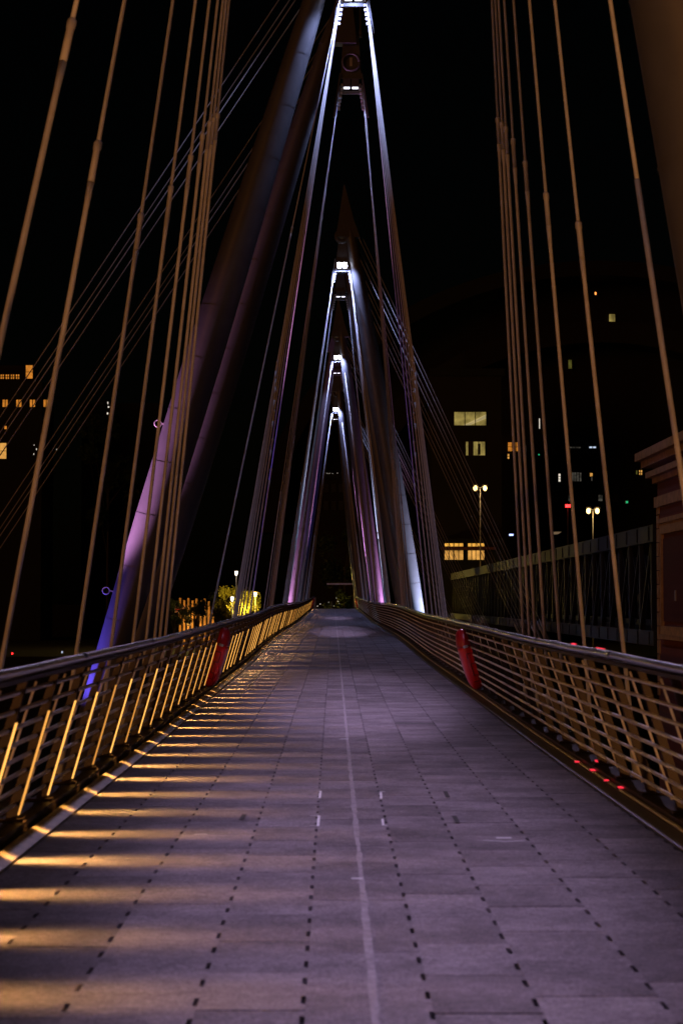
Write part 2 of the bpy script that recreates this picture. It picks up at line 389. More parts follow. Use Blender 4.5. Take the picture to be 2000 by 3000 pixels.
def mast(t, d, xb, xt, spire=True, r=.64):
    A = Vector((xb+(xb-xt)*.22, d, -6.0)); B = Vector((xt, d, HTIP)); L = HTIP+6
    prof = []
    z = -6.0
    def rad(z):
        u = (z+6)/33
        return r*(.62+.38*min(1,(u/.30)))*(1 if u < .45 else 1-.62*((u-.45)/.55)**1.5) if u < .955 else r*.38*(1-(u-.955)/.05)
    zs = []
    q = -6.0
    while q < 26.5: zs.append(q); q += 1.78
    for zz in zs:
        prof.append(((zz+6)/33, rad(zz)))
    prof.append((.9995, .03))
    mb = MB(); lathe_along(mb, A, B, prof, 28); mo = mb.build('mast', M['steel'], t)
    for zz in zs:
        if .5 < zz < 24:
            c = A+(B-A)*((zz+6)/33); dv = (B-A).normalized(); rr = MB(); rr.tube([c-dv*.02, c+dv*.02], rad(zz)+.009, 28, cap=False); rr.build('joint_ring', M['steel'], mo)
    if spire:                     # the pointed fin that sheathes the mast head
        mb = MB(); ax = (xb-xt)/HTIP
        def X(z): return xt+(HTIP-z)*ax
        z0, z1 = 23.0, 27.6
        c = (X(24.8), d); 
        base = [(-.75,-.30),(.75,-.30),(.75,.30),(-.75,.30)]
        lo = [(X(24.6)*.55+xt*.45+u, d+v, 24.3) for u,v in base]; mid = [(X(25.2)*.4+xt*.6+u*.62, d+v*.8, 25.4) for u,v in base]; tip = [(xt+u*.04, d+v*.1, z1) for u,v in base]
        vs = lo+mid+tip; fs = [(i,(i+1)%4,4+(i+1)%4,4+i) for i in range(4)]+[(4+i,4+(i+1)%4,8+(i+1)%4,8+i) for i in range(4)]+[(3,2,1,0),(8,9,10,11)]
        mb.add(vs, fs); mb.build('mast_head', M['bronze'] if False else M['steel'], mo)
    return mo
def node(t, nx, d, zn, facing, lit=True, rods=False, fr=.44):
    "facing -1: lamps look towards the camera end; +1: away"
    # eye disc, hanger, cross bar
    ez = zn+(.80 if rods else 1.75); mb = MB(); mb.ring((nx,d-(.12 if rods else 0),ez), .34, .06 if rods else .15, 'Y', 28, 8); eye = mb.build('eye_ring', M['steel'], t)
    mb = MB().box(nx-.05,nx+.05,d-.05,d+.05,ez-.15,ez+.2); mb.build('eye_pin', M['coupler'], eye)
    if rods:
        for rx in (-.33,-.14,.18,.38): MB().tube([(nx+rx,d,zn+3.1),(nx+rx,d,zn+2.15),(nx+rx,d,zn+2.1),(nx+rx,d,zn+1.85)], [.05,.05,.085,.085], 8).build('hanger_rod', M['steel'], t)
    mb = MB(); mb.prism([(-.32,1.9),(.32,1.9),(.42,.15),(-.42,.15)] if rods else [(-.22,1.45),(.22,1.45),(.38,.15),(-.38,.15)], lambda u,v,s: (nx+u, d-.03+.06*s, zn+v)); mb.build('hanger_plate', M['steel'], t)
    mb = MB(); mb.bar((nx-fr,d,zn-.42),(nx+fr,d,zn-.42),.12); mb.build('cross_bar', M['steel'], t)
    for sg in (-1,1):
        mb = MB(); mb.prism([(0,.35),(.06,.35),(.10,-1.9),(.03,-1.9)], lambda u,v,s: (nx+sg*(fr-.04+u+(.22*max(0,-v)/1.9)), d-.12+.24*s, zn+v*(.75 if v<0 else 1))); sp = mb.build('collar_plate', M['steel'], t)
        for i in range(7):
            mb = MB(); zz = zn-.12-i*.16; xx = nx+sg*(fr-.06+.22*max(0,.15+i*.22)/1.9)
            mb.box(min(xx-sg*.10,xx), max(xx-sg*.10,xx), d-.07, d+.07, zz-.045, zz+.045); mb.build('collar', M['coupler'], sp)
        # flood lamp
        mb = MB(); mb.box(nx+sg*.17-.15, nx+sg*.17+.15, d-.16, d+.16, zn-.22, zn+.12); fl = mb.build('floodlight', M['darksteel'], t)
        y = d+facing*.165; ny = (y, y+facing*.015)
        mb = MB(); mb.box(nx+sg*.17-.12, nx+sg*.17+.12, min(ny), max(ny), zn-.18, zn+.08); mb.build('lens', M['lamp'] if lit else M['dimlamp'], fl)
        mb = MB(); mb.box(nx+sg*.17-.12, nx+sg*.17+.12, d-.12, d+.12, zn-.24, zn-.222); mb.build('lower_lens', M['dimlamp'], fl)
    return fr
def nodez(px, py, d): return at(px,py,d).z
def fan(t, nx, d, zn, facing, left=True, right=True, extraL=(), sc=1., offs=OFFS, lower=.0235, upper=.0185, hw=.42):
    for sg, on in ((-1,left),(1,right)):
        if not on: continue
        oo = list(offs)+(list(extraL) if sg < 0 else [])
        for i, of in enumerate(oo):
            ya = d+facing*of*sc; A = Vector((sg*3.12, ya, zf(ya)-.05))
            B = Vector((nx+sg*(hw+.22*(.15+(i%7)*.22)/1.9), d+facing*.0, zn-.12-(i%7)*.16))
            L = (B-A).length; v = (A-B)/L; s1 = B+v*min(17.0, L*.76, 14.9+1.9*(max(0,13.1-of)/13.1)**1.5); 
            mb = MB(); mb.tube([A, A+(B-A)*.02, A+(B-A)*.021, s1+v*.6, s1+v*.35], [.05,.05,lower,lower,lower+.008], 8)
            mb.tube([s1, B], [upper, upper], 8); st = mb.build('stay_cable', M['cable'], t)
            mb = MB(); mb.tube([s1+v*.36, s1+v*.05, s1+v*.03, s1-v*.03, s1-v*.05], [lower+.006,lower+.006,lower+.013,lower+.013,upper+.003], 8); mb.build('coupler', M['coupler'], st)
            outrigger(ya, sg)
def backstay(t, P, Q, n=4, gap=.30, dy=.5):
    P = Vector(P); Q = Vector(Q); dd = (P-Q).normalized(); u = Vector((dd.z,0,-dd.x))
    for i in range(n):
        o = Vector((0,(i%2-.5)*dy,0)) + u*((i-(n-1)/2)*gap)
        mb = MB(); mb.tube([P+o*.8, Q+o*.7], .021, 6); st = mb.build('back_stay', M['cable'], t)
        mb = MB(); mb.tube([Q+o*.7-dd*.3, Q+o*.7+dd*.7, Q+o*.7+dd*.9], [.08,.06,.03], 8); mb.build('socket', M['coupler'], st)
def xpix(px, d): return (px-VPX)/F*d+CAM.x

WHITE = (.78,.80,1.0); VIO = (.76,.56,.95)
# --- pylon 0: legs beside the photographer, only one leg and its fans in the frame
p0 = thing('bridge_pylon', 'pylon nearest the viewer, thick brown mast cutting the top corner over tower', 'bridge pylon', 'bridge pylons')
mast(p0, 20.7, 4.95, .55); mast(p0, 8.6, 4.95, .55)
N0 = .47; node(p0, N0, 20.7, 22.5, 1, fr=.3); fan(p0, N0, 20.7, 22.5, 1, extraL=(-4.3,-7.6), hw=.27)
node(p0, N0, 8.6, 22.5, -1)
# right-hand fan: one more rod that lands short of the mast
mb = MB(); A = Vector((3.12,16.35,-.05)); B = Vector((N0+.28,20.7,22.3)); mb.tube([A, A+(B-A)*.25], .025, 8); mb.tube([A+(B-A)*.25,B], .019, 8); mb.build('stay_cable', M['cable'], p0)
# --- pylon 1: two masts standing on the left
p1 = thing('bridge_pylon', 'pylon with two masts rising from the lit parapet side, purple lit feet', 'bridge pylon', 'bridge pylons')
x1 = xpix(1035,67.8); x1f = xpix(1019,79.4)
mast(p1, 67.8, -7.7, x1); mast(p1, 79.4, -7.95, x1f)
z1 = nodez(1035,-22,67.8); node(p1, x1, 67.8, z1, -1); fan(p1, x1, 67.8, z1, -1, extraL=(24.3,))
nf = xpix(1028,79.4); z1f = nodez(1028,240,79.4); node(p1, nf, 79.4, z1f, 1, lit=False, rods=True); fan(p1, nf, 79.4, z1f, 1)
backstay(p1, (x1-.3,67.8,25.3), (-17.5,67.8,-1.6), 4); backstay(p1, (x1f-.3,79.4,25.3), (-17.5,79.4,-1.6), 4)
for z in (2.2, 7.9):
    xx = -7.7+(x1+7.7)*z/27-.74; mb = MB(); mb.ring((xx-.1,67.7,z), .12, .022, 'Y', 14, 6); mb.bar((xx,67.7,z),(xx+.25,67.7,z-.05),.05); mb.build('ring_eye', M['coupler'], p1)
# --- pylons 2, 3, 4: masts on the railway side
def rpylon(label, d, tipx, lampx, lampy, baseX, dfar, zn=22.5, two=True, farX=None):
    t = thing('bridge_pylon', label, 'bridge pylon', 'bridge pylons')
    xt = xpix(tipx, d); nx = xpix(lampx, d)
    zn = nodez(lampx, lampy, d); mast(t, d, baseX, xt); mast(t, dfar, farX if farX is not None else baseX-.15, xt-.05)
    node(t, nx, d, zn, -1); fan(t, nx, d, zn, -1); node(t, nx-.05, dfar, zn, 1); fan(t, nx-.05, dfar, zn, 1)
    for dd in (d, dfar): backstay(t, (xt+.8, dd, 24.2), (12.6, dd, -.3), 4)
    return t, xt, nx, zn
p2, x2, n2, z2 = rpylon('pylon whose round eye plate and twin lamps hang mid picture, white lit foot', 122, 1008, 1002, 774, 5.05, 133.5)
p3, x3, n3, z3 = rpylon('middle distance pylon behind the large lamp pair, pink lit foot', 168, 990, 989, 1045, 3.75, 178, farX=-3.9)
p4, x4, n4, z4 = rpylon('most distant pylon with the smallest pair of white lamps', 212, 986, 985, 1198, 3.2, 221.5)

# deck floods carried by the nodes: elliptical beams that keep to the walkway
def deck_flood(nx, d, aim, energy, ang=62, sx=.15):
    spot('deck_flood', (nx,d,22.2), (.15,aim,zf(aim)), energy, VIO, ang, .9, sx, .3)
deck_flood(N0, 8.6, 15, 15500, 74, .135); deck_flood(N0, 20.7, 42, 30000, 76, .135)
deck_flood(x1, 67.8, 28, 15000, 48, .135); deck_flood(nf, 79.4, 90, 11000, 56, .13)
deck_flood(n2, 122, 103, 12000, 56, .12); deck_flood(n2, 133.5, 152, 13000, 50, .12)
deck_flood(n3, 168, 148, 10000, 50, .12); deck_flood(n3, 178, 198, 2600, 66, .16); deck_flood(n4, 212, 186, 2200, 66, .16)
spot('lamp_spill', (N0,21.2,22.2), (N0,24,5), 330, (.45,.55,1.0), 160, .5, 1, .2); spot('lamp_spill', (N0,8.1,22.2), (N0,5,5), 180, (.5,.6,1.0), 160, .5, 1, .2)
# spill of the lamps on the mast below and the stays
SPILL = (.42,.50,1.0)
for nx, d, zz, e, f in ((x1,67.8,z1,330,-1),(n2,122,z2,420,-1),(n3,168,z3,420,-1),(n4,212,z4,420,-1),(nf,79.4,z1f,170,1),(n2,133.5,z2,170,1),(n3,178,z3,170,1),(xpix(978,176.5),176.3,nodez(980,1081,176.3),160,-1)):
    spot('lamp_spill', (nx, d+f*.55, zz+.15), (nx, d+f*3, zz-12), e*5.6, SPILL, 118, .6, 1, .15)
# coloured floods at the mast feet
PINK=(.88,.36,.86); BLUE=(.16,.10,1.0)
spot('mast_flood', (-11.6,66.4,-1.5), (-6.1,67.8,6.3), 30000, PINK, 20, .9); spot('mast_flood', (-10.6,67.0,-1.8), (-7.6,67.8,.4), 2800, BLUE, 62, .9)
spot('mast_flood', (-11.8,77.6,-1.5), (-5.4,79.4,10.0), 19000, PINK, 17, .9)
spot('mast_flood', (8.6,121.2,-1.5), (4.5,122,4), 17000, (.72,.66,1.0), 42, .8); spot('mast_flood', (7.6,121.2,-1.5), (5.0,122,1.0), 7500, (.25,.55,1.0), 75, .9)
spot('mast_flood', (6.6,166.8,-1.5), (3.2,168,5), 17000, PINK, 46, .8); spot('mast_flood', (6.0,167,-1.5), (3.8,168,1.0), 2400, BLUE, 75, .9)
spot('mast_flood', (-6.8,176.6,-1.5), (-3.4,178,4.5), 14000, PINK, 38, .8)

# ------------------------------------------------------------------ railway bridge and its brick tower
iron = mat('railway_ironwork', (.012,.011,.012), .55, .2, .3, 3)
rb = thing('railway_bridge', 'dark iron lattice railway bridge running beside the footbridge beyond the brick tower', 'railway bridge')
XR = 14.0; zt0, zt1, zb0, zb1 = 4.45, 5.2, .55, -.1
for X in (XR, XR+9):
    MB().box(X-.25,X+.25,86.6,236,zt0,zt1).build('top_chord', iron, rb); MB().box(X-.25,X+.25,86.6,236,zb1,zb0).build('bottom_chord', iron, rb)
    ym = None; yy = 88.0; vm = MB().box(-.12,.12,-.16,.16,zb0,zt0).build('upright', iron, rb); dm = MB().bar((0,0,zb0),(0,3.3,zt0),.11,.16).build('diagonal', iron, rb); dm2 = MB().bar((0,3.3,zb0),(0,0,zt0),.11,.16).build('diagonal', iron, rb)
    first = True
    while yy < 234:
        for src in (vm,dm,dm2):
            o = src if first else link(src.name.split('.')[0], src.data, rb)
            o.location = (X + (.08 if src is dm else -.08 if src is dm2 else 0), yy, 0)
        first = False; yy += 3.3
    # rivet plates along the top chord
    mb = MB(); yy = 88.0
    while yy < 180:
        mb.box(X-.29,X-.252,yy-.32,yy+.32,zt0+.08,zt1-.08); mb.box(X-.29,X-.252,yy-.3,yy+.3,zb1+.05,zb0-.05); yy += 3.3
    stuff(mb.build('gusset_plate', iron, rb))
MB().box(XR+.3,XR+8.7,86.6,236,-.05,.15).build('track_bed', iron, rb)
brick = bpy.data.materials.new('red_brick'); brick.use_nodes = True
_n = brick.node_tree.nodes; _l = brick.node_tree.links; _b = _n['Principled BSDF']; _b.inputs['Roughness'].default_value = .85
_t = _n.new('ShaderNodeTexBrick'); _tc = _n.new('ShaderNodeTexCoord'); _mp = _n.new('ShaderNodeMapping'); _mp.inputs['Rotation'].default_value = (math.radians(90), 0, math.radians(90))
_l.new(_tc.outputs['Object'], _mp.inputs[0]); _l.new(_mp.outputs[0], _t.inputs['Vector']); _t.inputs['Scale'].default_value = 4.2
_t.inputs['Color1'].default_value = (.24,.062,.030,1); _t.inputs['Color2'].default_value = (.17,.045,.024,1); _t.inputs['Mortar'].default_value = (.16,.11,.08,1); _t.inputs['Mortar Size'].default_value = .012
_l.new(_t.outputs['Color'], _b.inputs['Base Color'])
stone = mat('tower_stone', (.60,.38,.15), .8, 0, .3, 2.5, bump=.5, bscale=14)
tw = thing('brick_tower', 'red brick bridge tower with stone quoins and a framed recessed panel', 'brick tower')
T0, T1, TX = 72.0, 86.2, 13.9
MB().box(TX,TX+9,T0,T1,-9,8.29).build('wall', brick, tw)
z = -2.2; i = 0
while z < 5.7:                                  # quoins at the corner by the truss, alternately long and short
    L = .62 if i % 2 else .38
    MB().box(TX-.05,TX+.4,T1-L,T1+.05,z,z+.56).build('quoin', stone, tw); z += .6; i += 1
def course(z0, z1, out, name='cornice'):
    MB().box(TX-out,TX+9+out,T0-out,T1+out,z0,z1).build(name, stone, tw)
course(5.9,6.35,.14,'string_course'); course(6.95,7.2,.2); course(7.2,7.45,.45); course(7.65,7.95,.62); course(7.95,8.3,.85)
# panel frame: proud stone architrave around a recessed panel
ya, yb, za, zb = 77.0, 84.9, .45, 5.15
for nm, b in (('panel_frame',(yb-.30,yb,za,zb)),('panel_frame',(ya,ya+.3,za,zb)),('panel_frame',(ya+.3,yb-.3,zb-.45,zb)),('panel_frame',(ya+.3,yb-.3,za,za+.35))):
    MB().box(TX-.14,TX+.05,b[0],b[1],b[2],b[3]).build(nm, stone, tw)
MB().box(TX-.22,TX-.0,ya-.1,yb+.12,zb+.002,zb+.2).build('panel_hood', stone, tw)
MB().box(TX-.20,TX-.0,ya-.05,yb+.06,za-.2,za-.002).build('panel_sill', stone, tw)
MB().box(TX-.07,TX-.05,ya+.5,yb-.5,za+.55,zb-.65).build('inset_panel', mat('dark_red_panel', (.13,.034,.020), .8, 0, .25, 6), tw)
pl = at(1981,1745,81.3); MB().box(TX-.12,TX-.075,81.2,81.4,pl.z-.22,pl.z+.22).build('reflection_plate', M['coupler'], tw)  # small pale plate put in for a light reflection on the wall

# ------------------------------------------------------------------ city beyond the river
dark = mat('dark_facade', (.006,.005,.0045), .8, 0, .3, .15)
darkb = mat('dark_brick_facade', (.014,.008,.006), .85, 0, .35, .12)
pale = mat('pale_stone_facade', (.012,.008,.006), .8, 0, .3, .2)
framem = mat('window_frame', (.04,.03,.025), .6)
G = dict(
 amber = glow('amber_window', (1.0,.48,.10), .75, .5, .9), orange = glow('orange_window', (1.0,.34,.04), .62, .45, 1.2),
 yellow = glow('yellow_office_window', (.80,.60,.16), .34, .6, .9), olive = glow('dim_olive_window', (.35,.33,.06), .22, .6, .8),
 dim = glow('dim_window', (.55,.50,.40), .10, .8, 1.4), green = glow('green_exit_light', (.05,.9,.35), .5), white = glow('white_light', (1,.9,.75), .8), cool = glow('cool_light', (.65,.78,1), .8),
 red = glow('red_light', (1,.02,.02), 6), blue = glow('blue_light', (.35,.45,1.0), 3.0), gold = glow('gold_window', (1.0,.48,.07), .9, .5, .6))
def facade(name, label, cat, px0, px1, py0, py1, d, m, depth=14):
    "a building block standing at depth d whose front covers that part of the view, down to the ground"
    t = thing(name, label, cat); a = at(px0,py0,d); b = at(px1,py1,d)
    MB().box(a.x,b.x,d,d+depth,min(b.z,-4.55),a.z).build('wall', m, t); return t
def window(t, px0, px1, py0, py1, d, m, nx=1, nz=1, extra=None):
    "recess frame standing proud of the wall, lit pane, glazing bars"
    a = at(px0,py0,d); b = at(px1,py1,d); w = .10
    f = MB(); x0,x1,z0,z1 = a.x,b.x,b.z,a.z
    f.box(x0-w,x0,d-.22,d-.004,z0-w,z1+w); f.box(x1,x1+w,d-.22,d-.004,z0-w,z1+w); f.box(x0,x1,d-.22,d-.004,z1,z1+w); f.box(x0,x1,d-.22,d-.004,z0-w,z0)
    for i in range(1,nx): xx = x0+(x1-x0)*i/nx; f.box(xx-.06,xx+.06,d-.16,d-.06,z0,z1)
    for i in range(1,nz): zz = z0+(z1-z0)*i/nz; f.box(x0,x1,d-.15,d-.065,zz-.05,zz+.05)
    fo = f.build('window', framem, t); MB().box(x0,x1,d-.05,d-.005,z0,z1).build('pane', m, fo)
    return fo, (x0,x1,z0,z1)
def light(name, label, cat, px, py, d, m, w=.5, h=.3, group=None):
    "a small lamp: housing with a glowing face"
    p = at(px,py,d); t = thing(name, label, cat, group, p)
    MB().box(-w/2-.06,w/2+.06,.02,.3,-h/2-.06,h/2+.06).build('housing', framem, t)
    MB().box(-w/2,w/2,-.05,.015,-h/2,h/2).build('lens', m, t); return t
# --- office block with two lit storeys
D = 300
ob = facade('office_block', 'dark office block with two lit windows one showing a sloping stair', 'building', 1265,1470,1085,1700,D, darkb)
fo,(x0,x1,z0,z1) = window(ob,1330,1423,1207,1246,D,G['yellow'],3,1)
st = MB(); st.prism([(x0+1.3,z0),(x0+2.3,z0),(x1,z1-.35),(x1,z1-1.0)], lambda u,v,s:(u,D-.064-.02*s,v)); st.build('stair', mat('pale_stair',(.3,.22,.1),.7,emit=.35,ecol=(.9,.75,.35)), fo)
fo,_ = window(ob,1364,1420,1294,1334,D,G['yellow'],3,1)
MB().box(_[0]+.35,_[0]+1.15,D-.09,D-.055,_[2],_[3]).build('curtain', framem, fo); MB().box(_[0]+1.8,_[0]+2.2,D-.09,D-.055,_[2]+.1,_[3]-.3).build('curtain', framem, fo)
MB().box(at(1265,1085,D).x-.4,at(1470,1085,D).x+.4,D-.5,D-.003,at(0,1085,D).z-.8,at(0,1085,D).z+.3).build('roof_edge', dark, ob)
# --- big station building with great arches
D = 330
sb = thing('station_building', 'huge dark station building with a broad arched roof band above tracks', 'building')
c = at(1760,1560,D); arch = []
def arch_band(R0, R1, m, y0, y1, name, cz):
    mb = MB(); n = 40; vs = []
    for i in range(n+1):
        a = math.pi*i/n
        for R in (R0,R1):
            for yy in (y0,y1): vs.append((c.x+math.cos(a)*R*1.25, yy, cz+math.sin(a)*R))
    fs = []
    for i in range(n):
        b = i*4
        fs += [(b,b+2,b+6,b+4),(b+1,b+5,b+7,b+3),(b+2,b+3,b+7,b+6),(b,b+4,b+5,b+1)]
    mb.add(vs, fs); return mb.build(name, m, sb)
zc = at(1760,1560,D).z
arch_band(31.5,35.0,pale,D-2,D+6,'arch',zc); arch_band(43,45.5,dark,D,D+10,'arch',zc)
MB().box(at(1455,0,D).x,at(2120,0,D).x,D+1,D+20,-4.55,at(0,1330,D).z).build('wall', dark, sb)
mb = MB(); n = 40; vs = [(c.x+math.cos(math.pi*i/n)*31.4*1.25, D+4, zc+math.sin(math.pi*i/n)*31.4) for i in range(n+1)]; vs += [(x,D+5,z) for x,_,z in vs[:n+1]]
mb.add(vs, [tuple(range(n+1)), tuple(reversed(range(n+1,2*n+2)))]+[(i,n+1+i,n+2+i,i+1) for i in range(n)]); mb.build('gable_glazing', dark, sb)
mb = MB(); n = 40; vs = [(c.x+math.cos(math.pi*i/n)*43*1.25, D+8, zc+math.sin(math.pi*i/n)*43) for i in range(n+1)]; vs += [(x,D+9,z) for x,_,z in vs[:n+1]]
mb.add(vs, [tuple(range(n+1)), tuple(reversed(range(n+1,2*n+2)))]+[(i,n+1+i,n+2+i,i+1) for i in range(n)]); mb.build('upper_gable', dark, sb)
window(sb,1783,1801,920,944,D+7.5,G['yellow'],1,1); window(sb,1664,1674,1054,1080,D+3.5,G['olive'],1,1)
for (a,b,e,f,m,nx,nz) in ((1487,1523,1296,1322,'orange',3,2),(1665,1703,1384,1410,'dim',5,1),(1725,1745,1308,1313,'cool',2,1),(1668,1700,1309,1313,'dim',4,1),(1635,1641,1388,1411,'white',1,3),(1697,1702,1385,1410,'dim',1,2),(1727,1735,1386,1396,'amber',1,1),(1731,1734,1397,1409,'dim',1,1),(1862,1866,1378,1390,'olive',1,1),(1871,1880,1378,1391,'amber',2,2),(1535,1541,1306,1322,'dim',1,2),(1576,1580,1330,1334,'green',1,1),(1486,1491,1330,1344,'amber',1,2),(1578,1581,1226,1256,'white',1,1)):
    window(sb,a,b,e,f,D+1,G[m],nx,nz)
for i in range(9): window(sb,1620+i*22,1632+i*22,1450,1468,D+1,G['dim'] if i%4==2 else framem,1,2)
light('roof_beacon','small orange beacon over the station roof arch','beacon',1744,859,D+7,glow('beacon_glow',(1,.30,.06),2.2),.25,.45)
light('signal_light','tiny green railway signal light beside the brick tower','signal light',1836,1471,240,G['green'],.25,.25)
light('sign_light','small bluish white sign light right of the lit low building','sign',1497,1567,285,G['blue'],.6,.25)
# --- low lit pavilion
D = 292
pv = facade('riverside_pavilion','low riverside pavilion with a row of warm lit windows behind the back stays','building',1285,1480,1578,1720,D,dark,8)
for a,b in ((1302,1327),(1330,1356),(1370,1392),(1394,1418)):
    window(pv,a,b,1592,1601,D,G['gold'],2,1); window(pv,a,b,1613,1640,D,G['amber'],2,1)
MB().box(at(1285,0,D).x,at(1445,0,D).x,D-1.4,D-.3,at(0,1611,D).z,at(0,1603,D).z).build('canopy', mat('red_canopy',(.14,.035,.02),.6), pv)
wp = at(1622,1560,280)
tent = thing('awning','pale slanted awning edge beyond the truss','awning'); q = at(1618,1558,262); r_ = at(1640,1564,262)
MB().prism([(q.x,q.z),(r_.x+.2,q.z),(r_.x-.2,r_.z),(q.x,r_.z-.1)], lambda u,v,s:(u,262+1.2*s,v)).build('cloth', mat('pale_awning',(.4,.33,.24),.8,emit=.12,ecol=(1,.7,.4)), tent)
# --- street lamps
lampglow = glow('sodium_lamp', (1.0,.66,.20), 5)
def street_lamp(label, px, py, d, arm, e=900, base_z=-4.5, both=True):
    p = at(px,py,d); t = thing('street_lamp', label, 'street lamp', 'street lamps on the embankment', (p.x,d,base_z)); h = p.z-base_z
    mb = MB(); mb.tube([(0,0,0),(0,0,h*.2),(0,0,h*.98)], [.13,.11,.07], 8); mb.build('post', mat('lamp_post',(.5,.45,.4),.45,.3), t)
    for s in ((-1,1) if both else (1,)):
        mb = MB(); mb.bar((0,0,h*.985),(s*arm,0,h+.02),.06); mb.build('arm', M['coupler'], t)
        mb = MB(); mb.box(s*arm-.33,s*arm+.33,-.2,.2,h-.02,h+.14); hd = mb.build('lamp_head', framem, t)
        mb = MB(); mb.tube([(s*arm,0,h-.02-.36*(1-math.cos(math.pi*q/8))) for q in range(9)], [max(.01,.27*math.sin(math.pi*q/8)) for q in range(9)], 12); mb.build('bulb', lampglow, hd)
        point('street_lamp_light', (p.x+s*arm,d-.5,p.z-.6), e, (1,.66,.28), .15)
street_lamp('twin headed sodium street lamp on a tall pale post by the office block',1406,1422,270,.66,60)
street_lamp('twin headed sodium street lamp standing behind the railway truss near the red signal',1736,1488,250,.55,45)
tl = light('traffic_signal','cluster of red signal lights by the railway track','signal light',1663,1482,240,G['red'],.62,.34)
MB().bar((0,.16,-.2),(0,.16,-8),.14).build('post', framem, tl); point('signal_glow', at(1663,1482,239.2), 25, (1,.03,.03), .1)
# added warm lamps, out of view below the deck, to light cables and railings
for sx, lab in ((-11,'added warm lamp out of view on the near bank below the lit parapet side'),(9,'added warm lamp out of view on the near bank below the railway side')):
    t = thing('added_warm_lamp', lab, 'street lamp', 'added warm lamps on the near bank', (sx,1,-8.2))
    MB().tube([(0,0,0),(0,0,1.2),(0,0,5.6)], [.13,.09,.06], 8).build('post', framem, t); hd = MB().tube([(0,0,6.12),(0,0,6.3),(0,0,6.45)], [.3,.28,.05], 10).build('lamp_head', framem, t)
    MB().tube([(0,0,5.6),(0,0,5.75),(0,0,6.1)], [.1,.2,.24], 10).build('globe', lampglow, hd)
    point('added_warm_light', (sx,1.6,-2.3), 3000, (1,.42,.13), .2)
# --- grand building on the left bank
D = 330
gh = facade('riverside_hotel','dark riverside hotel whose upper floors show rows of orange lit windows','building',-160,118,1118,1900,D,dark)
a = at(-160,1072,D+6); b = at(100,1120,D+6); MB().box(a.x,b.x,D+5,D+12,b.z-.5,a.z).build('attic', darkb, gh)
window(gh,76,96,1070,1109,D+5,G['orange'],1,2)
for k in range(4): window(gh,3+15*k-1,13+15*k-1,1097,1110,D+5,G['orange'],2,2)
for k in range(5): window(gh,6+40*k-38,21+40*k-38,1171,1192,D,G['orange'],2,1)
window(gh,121-24+26,127-24+26-2,1173,1193,D-.01,G['orange'],1,1) if False else None
window(gh,-24,19,1298,1344,D,G['amber'],2,2); window(gh,13,20,1248,1257,D,G['orange'],1,1)
light('wall_lamp','small warm lamp on the hotel side wall','lamp',167,1317,D-2,G['white'],.18,.18)
tb = facade('terrace_building','dark terrace building with an ivy screened lamp behind the leaning mast','building',240,470,1180,1900,D+20,dark)
# --- gold-lit stone house behind the trees, with a flag
D = 285
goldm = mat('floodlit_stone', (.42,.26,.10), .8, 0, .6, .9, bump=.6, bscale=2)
hs = facade('stone_house','golden floodlit stone house with arched door and tall piers among trees','building',522,628,1772,1900,D,darkb,10)
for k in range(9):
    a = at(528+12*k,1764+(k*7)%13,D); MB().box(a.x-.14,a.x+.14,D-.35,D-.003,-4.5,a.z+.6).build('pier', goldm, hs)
window(hs,548,558,1800,1832,D-.4,G['gold'],1,2); window(hs,600,612,1790,1806,D-.01,framem,1,2)
point('house_flood', at(556,1832,D-4), 800, (1,.50,.12), .2); point('house_flood', at(600,1845,D-4), 450, (1,.5,.12), .2)
fp = at(527,1795,D-3); fl = thing('union_flag','small union flag on a pole before the gold house','flag', None, (fp.x,D-3,-4.5)); H = fp.z+4.5
MB().tube([(-.75,0,0),(-.75,0,H+1.2)], .05, 6).build('pole', M['coupler'], fl)
fw, fh = 1.5, .95
def ripple(u): return .10*math.sin(u*5)
def quad(mb, pts, off): mb.add([(x,ripple(x)+off,z) for x,z in pts], [tuple(range(len(pts)))])
mb = MB()
for k in range(6):
    u0, u1 = -.75+fw*k/6, -.75+fw*(k+1)/6
    mb.add([(u0,ripple(u0),H),(u1,ripple(u1),H),(u1,ripple(u1),H+fh),(u0,ripple(u0),H+fh)], [(0,1,2,3)])
mb.build('blue_field', mat('flag_blue',(.02,.03,.16),.8), fl)
def stripes(name, m, wd, wx, off):
    mb = MB(); x0, x1, z0, z1 = -.75, .75, H, H+fh; cx, cz = 0, H+fh/2; n = 6
    for k in range(n):
        u0, u1 = x0+fw*k/n, x0+fw*(k+1)/n
        quad(mb, [(u0,cz-wx/2),(u1,cz-wx/2),(u1,cz+wx/2),(u0,cz+wx/2)], off)
        for s in (1,-1):
            c0 = cz+s*fh*((u0-cx)/fw); c1 = cz+s*fh*((u1-cx)/fw)
            quad(mb, [(u0,max(z0,min(z1,c0-wd/2))),(u1,max(z0,min(z1,c1-wd/2))),(u1,max(z0,min(z1,c1+wd/2))),(u0,max(z0,min(z1,c0+wd/2)))], off-.004)
    quad(mb, [(cx-wx/2,z0),(cx+wx/2,z0),(cx+wx/2,z1),(cx-wx/2,z1)], off-.008); mb.build(name, m, fl)
stripes('white_cross', mat('flag_white',(.7,.68,.62),.8), .24, .30, -.006); stripes('red_cross', mat('flag_red',(.45,.02,.02),.8), .10, .17, -.022)
